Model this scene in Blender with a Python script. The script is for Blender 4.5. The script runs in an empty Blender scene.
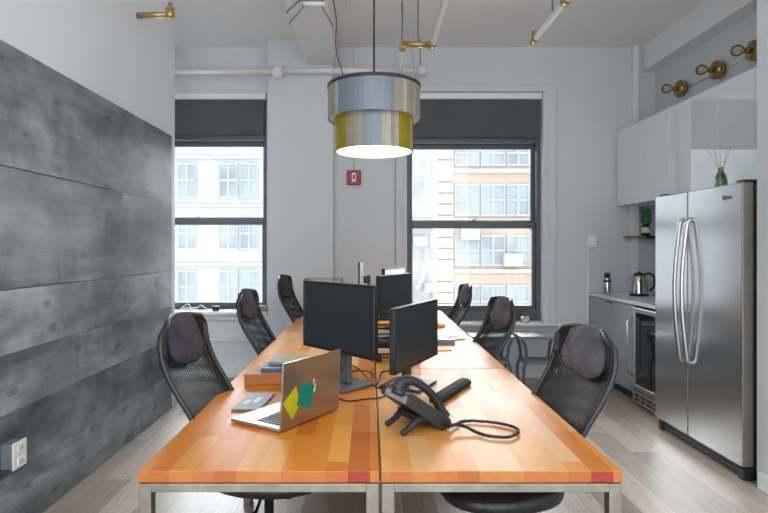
import bpy, bmesh, math, random
from mathutils import Vector, Matrix, noise as mnoise
random.seed(7)
PI = math.pi
R = math.radians
scn = bpy.context.scene
COL = scn.collection
F = 560.0; CX = 370.0; CY = 248.0; HC = 1.40; TZ = 0.74   # focal (px), vanishing point, eye height, desk height

def P(px, py, d):
    """point seen at a pixel, d metres in front of the lens"""
    return Vector(((px-CX)*d/F, d, HC-(py-CY)*d/F))
def PZ(px, py, z):
    d = (HC-z)*F/(py-CY)
    return P(px, py, d)

# ------------------------------------------------------------------ materials
def nmat(name):
    m = bpy.data.materials.new(name); m.use_nodes = True
    nt = m.node_tree; nt.nodes.clear()
    out = nt.nodes.new('ShaderNodeOutputMaterial')
    return m, nt, out
def N(nt, typ, **kw):
    n = nt.nodes.new('ShaderNode'+typ)
    for k, v in kw.items():
        if k in n.inputs.keys() if isinstance(k, str) else False: n.inputs[k].default_value = v
        else: setattr(n, k, v)
    return n
def setin(n, **kw):
    for k, v in kw.items():
        n.inputs[k.replace('_', ' ')].default_value = v
def ramp(nt, stops, fac=None, interp='LINEAR'):
    r = nt.nodes.new('ShaderNodeValToRGB'); cr = r.color_ramp; cr.interpolation = interp
    while len(cr.elements) > 1: cr.elements.remove(cr.elements[0])
    cr.elements[0].position = stops[0][0]; cr.elements[0].color = (*stops[0][1], 1)
    for p, c in stops[1:]:
        e = cr.elements.new(p); e.color = (*c, 1)
    if fac is not None: nt.links.new(fac, r.inputs['Fac'])
    return r
def pbr(name, color, rough=0.5, metal=0.0, var=0.08, scale=12.0, bump=0.0, bscale=200.0, spec=0.5, coat=0.0, aniso=None):
    m, nt, out = nmat(name)
    b = nt.nodes.new('ShaderNodeBsdfPrincipled')
    setin(b, Roughness=rough, Metallic=metal); b.inputs['Specular IOR Level'].default_value = spec
    b.inputs['Coat Weight'].default_value = coat
    tc = nt.nodes.new('ShaderNodeTexCoord'); mp = nt.nodes.new('ShaderNodeMapping')
    nt.links.new(tc.outputs['Object'], mp.inputs['Vector'])
    if aniso: mp.inputs['Scale'].default_value = aniso
    nz = nt.nodes.new('ShaderNodeTexNoise'); setin(nz, Scale=scale, Detail=4.0)
    nt.links.new(mp.outputs[0], nz.inputs['Vector'])
    lo = tuple(max(0, c*(1-var)) for c in color); hi = tuple(min(1, c*(1+var)) for c in color)
    r = ramp(nt, [(0.3, lo), (0.7, hi)], nz.outputs['Fac'])
    nt.links.new(r.outputs[0], b.inputs['Base Color'])
    if bump:
        n2 = nt.nodes.new('ShaderNodeTexNoise'); setin(n2, Scale=bscale, Detail=3.0)
        nt.links.new(mp.outputs[0], n2.inputs['Vector'])
        bp = nt.nodes.new('ShaderNodeBump'); setin(bp, Strength=bump, Distance=0.01)
        nt.links.new(n2.outputs['Fac'], bp.inputs['Height']); nt.links.new(bp.outputs[0], b.inputs['Normal'])
    nt.links.new(b.outputs[0], out.inputs[0])
    return m
def emis(name, color, s):
    m, nt, out = nmat(name)
    e = nt.nodes.new('ShaderNodeEmission'); e.inputs[0].default_value = (*color, 1); e.inputs[1].default_value = s
    nt.links.new(e.outputs[0], out.inputs[0]); return m
def thin_glass(name, tint=(1, 1, 1), refl=0.08, rough=0.02, base=0.0):
    m, nt, out = nmat(name)
    t = nt.nodes.new('ShaderNodeBsdfTransparent'); t.inputs[0].default_value = (*tint, 1)
    g = nt.nodes.new('ShaderNodeBsdfGlossy'); g.inputs['Roughness'].default_value = rough
    fr = nt.nodes.new('ShaderNodeFresnel'); fr.inputs[0].default_value = 1.45
    ad = nt.nodes.new('ShaderNodeMath'); ad.operation = 'ADD'; ad.use_clamp = True; ad.inputs[1].default_value = base
    nt.links.new(fr.outputs[0], ad.inputs[0])
    mx = nt.nodes.new('ShaderNodeMixShader')
    nt.links.new(ad.outputs[0], mx.inputs[0]); nt.links.new(t.outputs[0], mx.inputs[1]); nt.links.new(g.outputs[0], mx.inputs[2])
    nt.links.new(mx.outputs[0], out.inputs[0]); return m

def stave_mat(name, stops, w, L, along='Y', rough=0.35, grain=0.25, zrand=False, bump=0.0, edge=0.0, coat=0.0, gcol=(0.5, 0.4, 0.3), spec=0.5):
    """wood made of strips of width w running along one axis in random lengths near L"""
    m, nt, out = nmat(name); L_ = nt.links.new
    tc = nt.nodes.new('ShaderNodeTexCoord'); sp = nt.nodes.new('ShaderNodeSeparateXYZ')
    L_(tc.outputs['Object'], sp.inputs[0])
    a, c = ('X', 'Y') if along == 'Y' else ('Y', 'X')
    def mth(op, x, y=None, z=None):
        n = nt.nodes.new('ShaderNodeMath'); n.operation = op
        for i, v in enumerate((x, y, z)):
            if v is None: continue
            if isinstance(v, (int, float)): n.inputs[i].default_value = v
            else: L_(v, n.inputs[i])
        return n.outputs[0]
    u = mth('DIVIDE', sp.outputs[a], w); row = mth('FLOOR', u)
    wn = nt.nodes.new('ShaderNodeTexWhiteNoise'); wn.noise_dimensions = '1D'; L_(row, wn.inputs['W'])
    v = mth('ADD', mth('DIVIDE', sp.outputs[c], L), mth('MULTIPLY', wn.outputs['Value'], 7.3)); cell = mth('FLOOR', v)
    cb = nt.nodes.new('ShaderNodeCombineXYZ'); L_(row, cb.inputs[0]); L_(cell, cb.inputs[1])
    w2 = nt.nodes.new('ShaderNodeTexWhiteNoise'); w2.noise_dimensions = '3D'; L_(cb.outputs[0], w2.inputs['Vector'])
    rp = ramp(nt, stops, w2.outputs['Value'])
    mp = nt.nodes.new('ShaderNodeMapping'); mp.inputs['Scale'].default_value = (1, .06, 1) if along == 'Y' else (.06, 1, 1)
    ad = nt.nodes.new('ShaderNodeVectorMath'); ad.operation = 'ADD'
    L_(tc.outputs['Object'], ad.inputs[0])
    sc = nt.nodes.new('ShaderNodeVectorMath'); sc.operation = 'SCALE'; sc.inputs['Scale'].default_value = 3.7
    L_(cb.outputs[0], sc.inputs[0]); L_(sc.outputs[0], ad.inputs[1])
    L_(ad.outputs[0], mp.inputs['Vector'])
    nz = nt.nodes.new('ShaderNodeTexNoise'); setin(nz, Scale=55.0, Detail=5.0, Roughness=0.65); L_(mp.outputs[0], nz.inputs['Vector'])
    mx = nt.nodes.new('ShaderNodeMix'); mx.data_type = 'RGBA'; mx.blend_type = 'MULTIPLY'
    mr = ramp(nt, [(0.3, gcol), (0.62, (1, 1, 1))], nz.outputs['Fac'])
    mx.inputs['Factor'].default_value = grain
    L_(rp.outputs[0], mx.inputs['A']); L_(mr.outputs[0], mx.inputs['B'])
    col = mx.outputs['Result']
    if edge:
        fu = mth('FRACT', u); e1 = mth('LESS_THAN', mth('MINIMUM', fu, mth('SUBTRACT', 1.0, fu)), edge)
        fv = mth('FRACT', v); e2 = mth('LESS_THAN', fv, edge*w/L)
        e = mth('MAXIMUM', e1, e2)
        m2 = nt.nodes.new('ShaderNodeMix'); m2.data_type = 'RGBA'; m2.blend_type = 'MULTIPLY'
        L_(mth('MULTIPLY', e, 0.45), m2.inputs['Factor']); L_(col, m2.inputs['A']); m2.inputs['B'].default_value = (.25, .2, .17, 1)
        col = m2.outputs['Result']
    b = nt.nodes.new('ShaderNodeBsdfPrincipled'); b.inputs['Specular IOR Level'].default_value = spec
    rr = nt.nodes.new('ShaderNodeMapRange'); setin(rr, To_Min=rough*.75, To_Max=rough*1.3); L_(nz.outputs['Fac'], rr.inputs['Value'])
    L_(rr.outputs[0], b.inputs['Roughness']); b.inputs['Coat Weight'].default_value = coat; b.inputs['Coat Roughness'].default_value = .15
    L_(col, b.inputs['Base Color'])
    if bump:
        bp = nt.nodes.new('ShaderNodeBump'); setin(bp, Strength=bump, Distance=.004); L_(nz.outputs['Fac'], bp.inputs['Height']); L_(bp.outputs[0], b.inputs['Normal'])
    L_(b.outputs[0], out.inputs[0]); return m

def cladding_mat():
    m, nt, out = nmat('grey_stained_planks'); L_ = nt.links.new
    tc = nt.nodes.new('ShaderNodeTexCoord'); sp = nt.nodes.new('ShaderNodeSeparateXYZ'); L_(tc.outputs['Object'], sp.inputs[0])
    fl = None   # plank number: how many seams lie below
    for zz in (.31, .605, .89, 1.20, 1.79):
        g_ = nt.nodes.new('ShaderNodeMath'); g_.operation = 'GREATER_THAN'; g_.inputs[1].default_value = zz; L_(sp.outputs['Z'], g_.inputs[0])
        if fl is None: fl = g_
        else:
            ad_ = nt.nodes.new('ShaderNodeMath'); ad_.operation = 'ADD'; L_(fl.outputs[0], ad_.inputs[0]); L_(g_.outputs[0], ad_.inputs[1]); fl = ad_
    wn = nt.nodes.new('ShaderNodeTexWhiteNoise'); wn.noise_dimensions = '1D'; L_(fl.outputs[0], wn.inputs['W'])
    cb = nt.nodes.new('ShaderNodeCombineXYZ'); 
    ml = nt.nodes.new('ShaderNodeMath'); ml.operation = 'MULTIPLY'; ml.inputs[1].default_value = 9.0; L_(fl.outputs[0], ml.inputs[0]); L_(ml.outputs[0], cb.inputs[1])
    ad = nt.nodes.new('ShaderNodeVectorMath'); ad.operation = 'ADD'; L_(tc.outputs['Object'], ad.inputs[0]); L_(cb.outputs[0], ad.inputs[1])
    def noise_(scale, vs, det=5, rough=.6, dist=0.0):
        mp = nt.nodes.new('ShaderNodeMapping'); mp.inputs['Scale'].default_value = vs; L_(ad.outputs[0], mp.inputs['Vector'])
        n = nt.nodes.new('ShaderNodeTexNoise'); setin(n, Scale=scale, Detail=det, Roughness=rough, Distortion=dist); L_(mp.outputs[0], n.inputs['Vector']); return n.outputs['Fac']
    big = noise_(2.2, (1, .45, 1.3), 3, .55, .6); grain = noise_(30, (1, .07, 1), 6, .7, .8); blot = noise_(5.5, (1, .8, .55), 4, .6, 1.2)
    def mth(op, x, y):
        n = nt.nodes.new('ShaderNodeMath'); n.operation = op
        for i, v in enumerate((x, y)):
            if isinstance(v, (int, float)): n.inputs[i].default_value = v
            else: L_(v, n.inputs[i])
        return n.outputs[0]
    s = mth('ADD', mth('MULTIPLY', big, .60), mth('MULTIPLY', grain, .18)); s = mth('ADD', s, mth('MULTIPLY', blot, .22))
    s = mth('ADD', s, mth('MULTIPLY', mth('SUBTRACT', wn.outputs['Value'], .5), .08))
    rp = ramp(nt, [(0.34, (.035, .044, .052)), (0.44, (.10, .12, .135)), (0.53, (.20, .23, .252)), (0.64, (.37, .41, .44))], s)
    # knots
    mp = nt.nodes.new('ShaderNodeMapping'); mp.inputs['Scale'].default_value = (.01, 1.6, 3.0); L_(ad.outputs[0], mp.inputs['Vector'])
    s2 = nt.nodes.new('ShaderNodeSeparateXYZ'); L_(mp.outputs[0], s2.inputs[0]); c2 = nt.nodes.new('ShaderNodeCombineXYZ'); L_(s2.outputs['Y'], c2.inputs[0]); L_(s2.outputs['Z'], c2.inputs[1])
    vo = nt.nodes.new('ShaderNodeTexVoronoi'); vo.voronoi_dimensions = '2D'; setin(vo, Scale=1.3, Randomness=1.0); L_(c2.outputs[0], vo.inputs['Vector'])
    wv = mth('ADD', vo.outputs['Distance'], mth('MULTIPLY', blot, .05))
    kn = ramp(nt, [(0.055, (.3, .3, .3)), (0.075, (.75, .75, .75)), (0.095, (.55, .55, .55)), (0.14, (1, 1, 1))], wv)
    mx = nt.nodes.new('ShaderNodeMix'); mx.data_type = 'RGBA'; mx.blend_type = 'MULTIPLY'; mx.inputs['Factor'].default_value = .8
    L_(rp.outputs[0], mx.inputs['A']); L_(kn.outputs[0], mx.inputs['B'])
    b = nt.nodes.new('ShaderNodeBsdfPrincipled'); L_(mx.outputs['Result'], b.inputs['Base Color'])
    rr = nt.nodes.new('ShaderNodeMapRange'); setin(rr, To_Min=.28, To_Max=.5); L_(grain, rr.inputs['Value']); L_(rr.outputs[0], b.inputs['Roughness'])
    b.inputs['Specular IOR Level'].default_value = .75
    bp = nt.nodes.new('ShaderNodeBump'); setin(bp, Strength=.35, Distance=.006); L_(s, bp.inputs['Height']); L_(bp.outputs[0], b.inputs['Normal'])
    L_(b.outputs[0], out.inputs[0]); return m

def chair_mesh_mat():
    """woven net: dark threads with open gaps"""
    m, nt, out = nmat('chair_net'); L_ = nt.links.new
    tc = nt.nodes.new('ShaderNodeTexCoord')
    def wave(ax, sc):
        w = nt.nodes.new('ShaderNodeTexWave'); w.wave_type = 'BANDS'; w.bands_direction = ax; setin(w, Scale=sc, Distortion=0.0); L_(tc.outputs['UV'], w.inputs['Vector']); return w.outputs['Fac']
    a = wave('X', 9.0); c = wave('Y', 20.0)
    mn = nt.nodes.new('ShaderNodeMath'); mn.operation = 'MULTIPLY'; L_(a, mn.inputs[0]); L_(c, mn.inputs[1])
    rp = ramp(nt, [(0.34, (0, 0, 0)), (0.50, (1, 1, 1))], mn.outputs[0])
    b = nt.nodes.new('ShaderNodeBsdfPrincipled'); b.inputs['Base Color'].default_value = (.012, .013, .015, 1); setin(b, Roughness=.55)
    t = nt.nodes.new('ShaderNodeBsdfTransparent'); mx = nt.nodes.new('ShaderNodeMixShader')
    L_(rp.outputs[0], mx.inputs[0]); L_(b.outputs[0], mx.inputs[1]); L_(t.outputs[0], mx.inputs[2]); L_(mx.outputs[0], out.inputs[0])
    return m

M = {}
M['wall'] = pbr('wall_paint', (.60, .625, .65), .6, var=.015, scale=3, bump=.06, bscale=60)
M['wall_white'] = pbr('white_wall_paint', (.74, .755, .77), .55, var=.015, scale=3, bump=.04, bscale=60)
M['ceiling'] = pbr('ceiling_paint', (.78, .785, .79), .7, var=.03, scale=1.5, bump=.05, bscale=8)
M['trim'] = pbr('trim_paint', (.66, .69, .71), .4, var=.02)
M['white'] = pbr('white_paint', (.78, .79, .79), .4, var=.03)
M['pipe'] = pbr('pipe_paint', (.74, .73, .71), .4, var=.05, scale=8)
M['brass'] = pbr('old_brass', (.50, .34, .15), .35, .8, var=.25, scale=40)
M['winframe'] = pbr('window_frame_paint', (.085, .095, .105), .4, var=.08)
M['shade'] = pbr('roller_shade_fabric', (.075, .082, .09), .7, var=.1, scale=5, bump=.2, bscale=400)
M['pane'] = thin_glass('window_pane', (.97, .985, .99))
M['clad'] = cladding_mat()
M['gap'] = pbr('dark_gap', (.015, .017, .02), .8)
M['floor'] = stave_mat('washed_oak_floor', [(0, (.30, .235, .18)), (.5, (.45, .375, .31)), (1, (.58, .50, .425))], .18, 1.3, rough=.40, grain=.75, edge=.012, bump=.1, gcol=(.6, .52, .46))
M['desk_a'] = stave_mat('butcher_block_shaded_orange', [(0, (.46, .115, .008)), (.3, (.56, .165, .012)), (.7, (.63, .22, .022)), (1, (.70, .33, .065))], .066, .36, rough=.40, grain=.14, gcol=(.72, .5, .35), spec=.17)  # deeper orange puts shadow tone into the near left desktop's colour
M['desk_b'] = stave_mat('butcher_block_tan', [(0, (.58, .19, .025)), (.35, (.67, .27, .06)), (.7, (.72, .35, .11)), (1, (.70, .44, .22))], .066, .36, rough=.38, grain=.14, gcol=(.75, .55, .42), spec=.26)
M['desk_edge'] = stave_mat('butcher_block_ends', [(0, (.30, .02, .004)), (.2, (.33, .04, .006)), (.3, (.38, .09, .010)), (.6, (.42, .12, .016)), (1, (.47, .17, .03))], .066, 50, rough=.3, grain=.3)
M['steel'] = pbr('raw_steel', (.27, .24, .205), .36, .8, var=.28, scale=9, bump=.1, bscale=60)
M['black'] = pbr('black_plastic', (.014, .015, .017), .38, var=.15)
M['dark'] = pbr('charcoal_plastic', (.020, .022, .025), .42, var=.15)
M['screen'] = pbr('dark_screen', (.022, .03, .036), .32, var=.05, spec=.6)
M['wire'] = pbr('black_wire', (.012, .012, .014), .35, var=.1)
M['net'] = chair_mesh_mat()
M['leather'] = pbr('black_leather', (.014, .014, .017), .33, var=.2, bump=.25, bscale=90)
def suede(name, a, rough=.85):
    m = pbr(name, a, rough, var=.5, scale=9, bump=.5, bscale=45)
    return m
M['pad'] = suede('purple_grey_suede', (.036, .029, .042))
M['pad2'] = suede('slate_grey_suede', (.075, .075, .092))
M['alu'] = pbr('silver_aluminium', (.60, .56, .52), .34, .9, var=.03)
M['alu_lid'] = pbr('silver_lid', (.43, .385, .33), .28, .9, var=.02)
M['keys'] = pbr('black_keys', (.02, .02, .022), .5)
M['yellow'] = pbr('yellow_green_paper', (.68, .66, .02), .6, var=.04)
M['teal'] = pbr('teal_paper', (.005, .34, .235), .6, var=.04)
M['notebook'] = pbr('slate_card', (.15, .17, .20), .5, var=.08)
M['paper'] = pbr('white_paper', (.75, .76, .77), .6, var=.03)
M['cardboard'] = pbr('brown_cardboard', (.44, .165, .045), .6, var=.08, aniso=(1, 1, 8))
M['blue'] = pbr('blue_card', (.05, .13, .24), .5, var=.3)
M['orange'] = pbr('orange_card', (.75, .33, .03), .55, var=.1)
M['olive'] = pbr('grey_green_card', (.26, .27, .22), .55, var=.12)
M['gloss'] = pbr('glossy_white_lacquer', (.76, .79, .81), .03, var=.01, spec=1.0, coat=1.0)
M['cab'] = pbr('grey_cabinet_lacquer', (.33, .36, .395), .3, var=.03)
M['counter'] = pbr('white_counter', (.75, .76, .76), .3, var=.03)
M['ss'] = pbr('brushed_stainless', (.62, .63, .64), .2, .95, var=.05, scale=60, aniso=(1, 1, 14), bump=.02, bscale=5)
M['ss2'] = pbr('polished_handle_steel', (.52, .52, .52), .3, .95, var=.03)
M['olive_metal'] = pbr('door_side_metal', (.20, .19, .155), .4, .5, var=.08)
M['glassdark'] = pbr('dark_glass', (.01, .012, .014), .06, var=.1, spec=.8)
M['red'] = pbr('red_alarm', (.36, .012, .022), .4, var=.05)
M['redwire'] = pbr('red_wire', (.35, .02, .03), .5)
M['kettle'] = pbr('kettle_steel', (.60, .58, .56), .2, 1, var=.05)
M['wood'] = pbr('shelf_wood', (.30, .18, .10), .5, var=.2)
M['leafg'] = pbr('green_leaf', (.05, .17, .06), .5, var=.3)
M['bottle_g'] = pbr('green_bottle', (.10, .20, .06), .12, var=.9, scale=18, spec=.8)
M['reed'] = pbr('reed', (.45, .32, .2), .7)
M['pot'] = pbr('cream_pot', (.62, .56, .38), .5, var=.2)
M['bulb'] = thin_glass('amber_bulb_glass', (.95, .82, .6), base=.12)
M['filament'] = pbr('filament', (.8, .55, .2), .4)
M['sconce'] = pbr('amber_brass', (.34, .24, .075), .22, .75, var=.45, scale=30)
M['greymetal'] = pbr('grey_metal', (.17, .19, .205), .4, .2, var=.1)
M['cloth'] = pbr('grey_cloth', (.25, .26, .27), .9, var=.5, scale=20, bump=.5, bscale=50)
M['lamp_dark'] = pbr('dark_rim', (.03, .03, .035), .5)
M['strip_grey'] = pbr('smoke_strip', (.16, .19, .22), .4, .2, var=.05)
M['strip_tan'] = pbr('champagne_strip', (.30, .26, .20), .4, .25, var=.08)
M['strip_clear'] = pbr('pale_strip', (.38, .36, .31), .4, .2, var=.05)
M['strip_gold'] = pbr('gold_strip', (.34, .25, .006), .4, .35, var=.1)
M['lining'] = pbr('white_lining', (.85, .83, .78), .6, var=.02)
M['glow'] = emis('lamp_diffuser', (1.0, .86, .66), .85)
M['brick_beige'] = pbr('beige_masonry', (.34, .265, .205), .8, var=.06, scale=1.5)
M['brick_white'] = pbr('pale_masonry', (.33, .335, .335), .8, var=.05, scale=1.5)
M['brick_grey'] = pbr('grey_masonry', (.29, .32, .34), .8, var=.08, scale=1.5)
M['band'] = pbr('pale_stone', (.42, .385, .34), .8, var=.05)
M['out_frame'] = pbr('outside_window_frame', (.30, .315, .33), .6)
M['out_glass'] = pbr('outside_window_glass', (.21, .24, .26), .3, var=.3, scale=.8, spec=.6)

# ------------------------------------------------------------------ mesh builder
class MB:
    def __init__(s): s.bm = bmesh.new(); s.uv = None
    def face(s, vs, smooth=False, mi=0):
        try:
            f = s.bm.faces.new(vs); f.smooth = smooth; f.material_index = mi; return f
        except ValueError: return None
    def box(s, x0, x1, y0, y1, z0, z1, mat=None, mi=0):
        M_ = mat or Matrix.Identity(4)
        v = [s.bm.verts.new(M_ @ Vector((x, y, z))) for x in (x0, x1) for y in (y0, y1) for z in (z0, z1)]
        for q in ((0, 1, 3, 2), (4, 6, 7, 5), (0, 4, 5, 1), (2, 3, 7, 6), (0, 2, 6, 4), (1, 5, 7, 3)): s.face([v[i] for i in q], False, mi)
        return s
    def prism(s, pts, h0, h1, axis='z', mat=None, smooth=False):
        def mk(a, b, h):
            p = {'z': (a, b, h), 'y': (a, h, b), 'x': (h, a, b)}[axis]
            p = Vector(p); return s.bm.verts.new((mat @ p) if mat else p)
        A = [mk(a, b, h0) for a, b in pts]; B = [mk(a, b, h1) for a, b in pts]; n = len(pts)
        s.face(A[::-1]); s.face(B)
        for i in range(n): s.face([A[i], A[(i+1) % n], B[(i+1) % n], B[i]], smooth)
        return s
    def tube(s, pts, r, seg=8, closed=False, caps=True, mat=None, sm=True):
        pts = [Vector(p) for p in pts]
        if mat: pts = [mat @ p for p in pts]
        n = len(pts); rings = []; up = None
        for i, p in enumerate(pts):
            if closed: t = pts[(i+1) % n]-pts[i-1]
            else: t = pts[min(i+1, n-1)]-pts[max(i-1, 0)]
            if t.length < 1e-9: t = Vector((0, 0, 1))
            t.normalize()
            if up is None:
                up = Vector((0, 0, 1)) if abs(t.z) < .9 else Vector((0, 1, 0))
            a = up-t*up.dot(t)
            if a.length < 1e-4: a = t.orthogonal()
            a.normalize(); up = a; b = t.cross(a)
            rr = r[i] if isinstance(r, (list, tuple)) else r
            rings.append([s.bm.verts.new(p+(a*math.cos(2*PI*k/seg)+b*math.sin(2*PI*k/seg))*rr) for k in range(seg)])
        m = n if closed else n-1
        for i in range(m):
            A, B = rings[i], rings[(i+1) % n]
            for k in range(seg): s.face([A[k], A[(k+1) % seg], B[(k+1) % seg], B[k]], sm)
        if caps and not closed: s.face(rings[0][::-1]); s.face(rings[-1])
        return s
    def lathe(s, prof, c=(0, 0, 0), seg=24, axis='z', mat=None):
        c = Vector(c); rings = []
        for r, h in prof:
            ring = []
            for k in range(seg):
                a = 2*PI*k/seg
                p = {'z': (r*math.cos(a), r*math.sin(a), h), 'x': (h, r*math.cos(a), r*math.sin(a)), 'y': (r*math.sin(a), h, r*math.cos(a))}[axis]
                p = c+Vector(p); ring.append(s.bm.verts.new(mat @ p if mat else p))
            rings.append(ring)
        for A, B in zip(rings, rings[1:]):
            for k in range(seg): s.face([A[k], A[(k+1) % seg], B[(k+1) % seg], B[k]], True)
        ring_only = prof[0] == prof[-1]
        if prof[0][0] > 1e-5 and not ring_only: s.face(rings[0][::-1])
        if prof[-1][0] > 1e-5 and not ring_only: s.face(rings[-1])
        bmesh.ops.remove_doubles(s.bm, verts=[v for r_ in (rings[0], rings[-1]) for v in r_], dist=1e-6)
        return s
    def pillow(s, c, r, e=.7, seg=24, rng=14, wr=0.0, wf=6.0, mat=None, seed=0):
        c = Vector(c)
        def sp(v, p): return math.copysign(abs(v)**p, v)
        rings = []
        for j in range(rng+1):
            ph = -PI/2+PI*j/rng; ring = []
            for k in range(seg):
                th = 2*PI*k/seg
                d = Vector((sp(math.cos(ph), e)*sp(math.cos(th), e)*r[0], sp(math.cos(ph), 1)*sp(math.sin(th), 1)*r[1], sp(math.sin(ph), e)*r[2]))
                p = c+d
                if wr: p += d.normalized()*mnoise.noise(Vector((d.x*wf, d.y*wf, d.z*wf*.6+seed)))*wr
                ring.append(s.bm.verts.new(mat @ p if mat else p))
            rings.append(ring)
        for A, B in zip(rings, rings[1:]):
            for k in range(seg): s.face([A[k], A[(k+1) % seg], B[(k+1) % seg], B[k]], True)
        bmesh.ops.remove_doubles(s.bm, verts=rings[0]+rings[-1], dist=1e-5)
        return s
    def build(s, name, mat, parent=None, bevel=0, solid=0, sub=0):
        bmesh.ops.recalc_face_normals(s.bm, faces=s.bm.faces[:])
        me = bpy.data.meshes.new(name); s.bm.to_mesh(me); s.bm.free()
        for m_ in (mat if isinstance(mat, (list, tuple)) else [mat]): me.materials.append(M[m_] if isinstance(m_, str) else m_)
        o = bpy.data.objects.new(name, me); COL.objects.link(o)
        if parent is not None: o.parent = parent
        if solid:
            md = o.modifiers.new('solid', 'SOLIDIFY'); md.thickness = solid; md.offset = 0
        if bevel:
            md = o.modifiers.new('bevel', 'BEVEL'); md.width = bevel; md.segments = 2; md.limit_method = 'ANGLE'; md.angle_limit = R(40)
        if sub:
            md = o.modifiers.new('sub', 'SUBSURF'); md.levels = sub; md.render_levels = sub
        return o
def tag(o, label, cat, group=None, kind=None):
    o['label'] = label; o['category'] = cat
    if group: o['group'] = group
    if kind: o['kind'] = kind
    return o
def thing(name, label, cat, loc=(0, 0, 0), rz=0, group=None):
    o = bpy.data.objects.new(name, None); COL.objects.link(o); o.empty_display_size = .1
    o.location = loc; o.rotation_euler = (0, 0, rz); return tag(o, label, cat, group)
def struct(o): o['kind'] = 'structure'; return o
def dup(root, loc, rz, label, group=None):
    def cp(o, par):
        c = o.copy(); COL.objects.link(c); c.parent = par
        for ch in kids[o.name]: cp(ch, c)
        return c
    kids = {}
    def collect(o):
        kids[o.name] = list(o.children)
        for ch in o.children: collect(ch)
    collect(root)
    r = cp(root, None); r.location = loc; r.rotation_euler = (0, 0, rz); r['label'] = label
    if group: r['group'] = group
    return r
def smooth_path(pts, n=8, closed=False):
    pts = [Vector(p) for p in pts]; out = []; m = len(pts)
    rng = range(m) if closed else range(m-1)
    for i in rng:
        p0 = pts[(i-1) % m] if closed else pts[max(i-1, 0)]; p1 = pts[i]; p2 = pts[(i+1) % m]
        p3 = pts[(i+2) % m] if closed else pts[min(i+2, m-1)]
        for k in range(n):
            t = k/n
            out.append(.5*((2*p1)+(-p0+p2)*t+(2*p0-5*p1+4*p2-p3)*t*t+(-p0+3*p1-3*p2+p3)*t**3))
    if not closed: out.append(pts[-1])
    return out

# ------------------------------------------------------------------ setting
CEIL = 3.58; YB = 6.08; YF = -.5
XL = -1.76
struct(MB().box(-3.4, 3.4, YF, 6.5, -.15, 0).build('floor', 'floor'))
struct(MB().box(-3.4, 3.4, YF, 6.5, CEIL, CEIL+.2).build('ceiling', 'ceiling'))
W1 = (-2.68, -1.12, .72, 3.08)      # left window opening
W2 = (.40, 1.87, .60, 3.08)        # right window opening
b = MB()
b.box(-3.4, W1[0], YB, 6.4, 0, CEIL); b.box(W1[0], W1[1], YB, 6.4, 0, W1[2]); b.box(W1[0], W1[1], YB, 6.4, W1[3], CEIL)
b.box(W1[1], W2[0], YB, 6.4, 0, CEIL)
b.box(W2[0], W2[1], YB, 6.4, 0, W2[2]); b.box(W2[0], W2[1], YB, 6.4, W2[3], CEIL); b.box(W2[1], 3.4, YB, 6.4, 0, CEIL)
struct(b.build('wall_back', 'wall'))
struct(MB().box(-1.075, -.39, 5.90, YB, 0, CEIL).build('trim_7', 'wall'))
b = MB(); b.box(-3.3, XL, YF, 5.05, 0, CEIL); b.box(-3.3, -3.0, 5.05, YB, 0, CEIL)
struct(b.build('wall_left', 'wall_white'))
b = MB()
PL = [0, .31, .605, .89, 1.20, 1.79, 2.38]
for k in range(6):
    z0, z1 = PL[k], PL[k+1]; b.box(XL, -1.73+random.uniform(-.0015, .0015), YF, 4.89, z0+.0015, z1-.0015)
struct(b.build('trim_1', 'clad', bevel=.002))
struct(MB().box(3.10, 3.4, 3.30, YB, 0, CEIL).build('wall_right', 'wall'))
struct(MB().box(2.28, 3.4, YF, 3.30, 0, CEIL).build('wall_near', 'wall'))
struct(MB().box(2.95, 3.10, 3.30, YB, 3.31, CEIL).build('trim_2', 'wall_white'))
struct(MB().box(2.255, 2.28, YF, 3.26, 0, .10).build('baseboard_right', 'trim', bevel=.004))
struct(MB().box(2.83, 2.89, 6.02, YB, .93, CEIL).build('trim_3', 'wall_white'))
struct(MB().box(-.39, 2.37, 6.05, YB, 0, .13).build('baseboard_back', 'trim', bevel=.004))
struct(MB().box(-3.0, -1.075, 6.05, YB, 0, .13).build('baseboard_left', 'trim', bevel=.004))
# boxed duct on the ceiling
struct(MB().box(-.67, -.335, YF, 5.90, 3.33, CEIL).build('trim_4', 'wall_white', bevel=.004))
# shallow panelled apron under the windows
b = MB(); b.box(.32, 1.95, 6.035, YB, .50, .575); b.box(-2.9, -1.08, 6.035, YB, .62, .70)
struct(b.build('trim_5', 'trim', bevel=.006))

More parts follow.
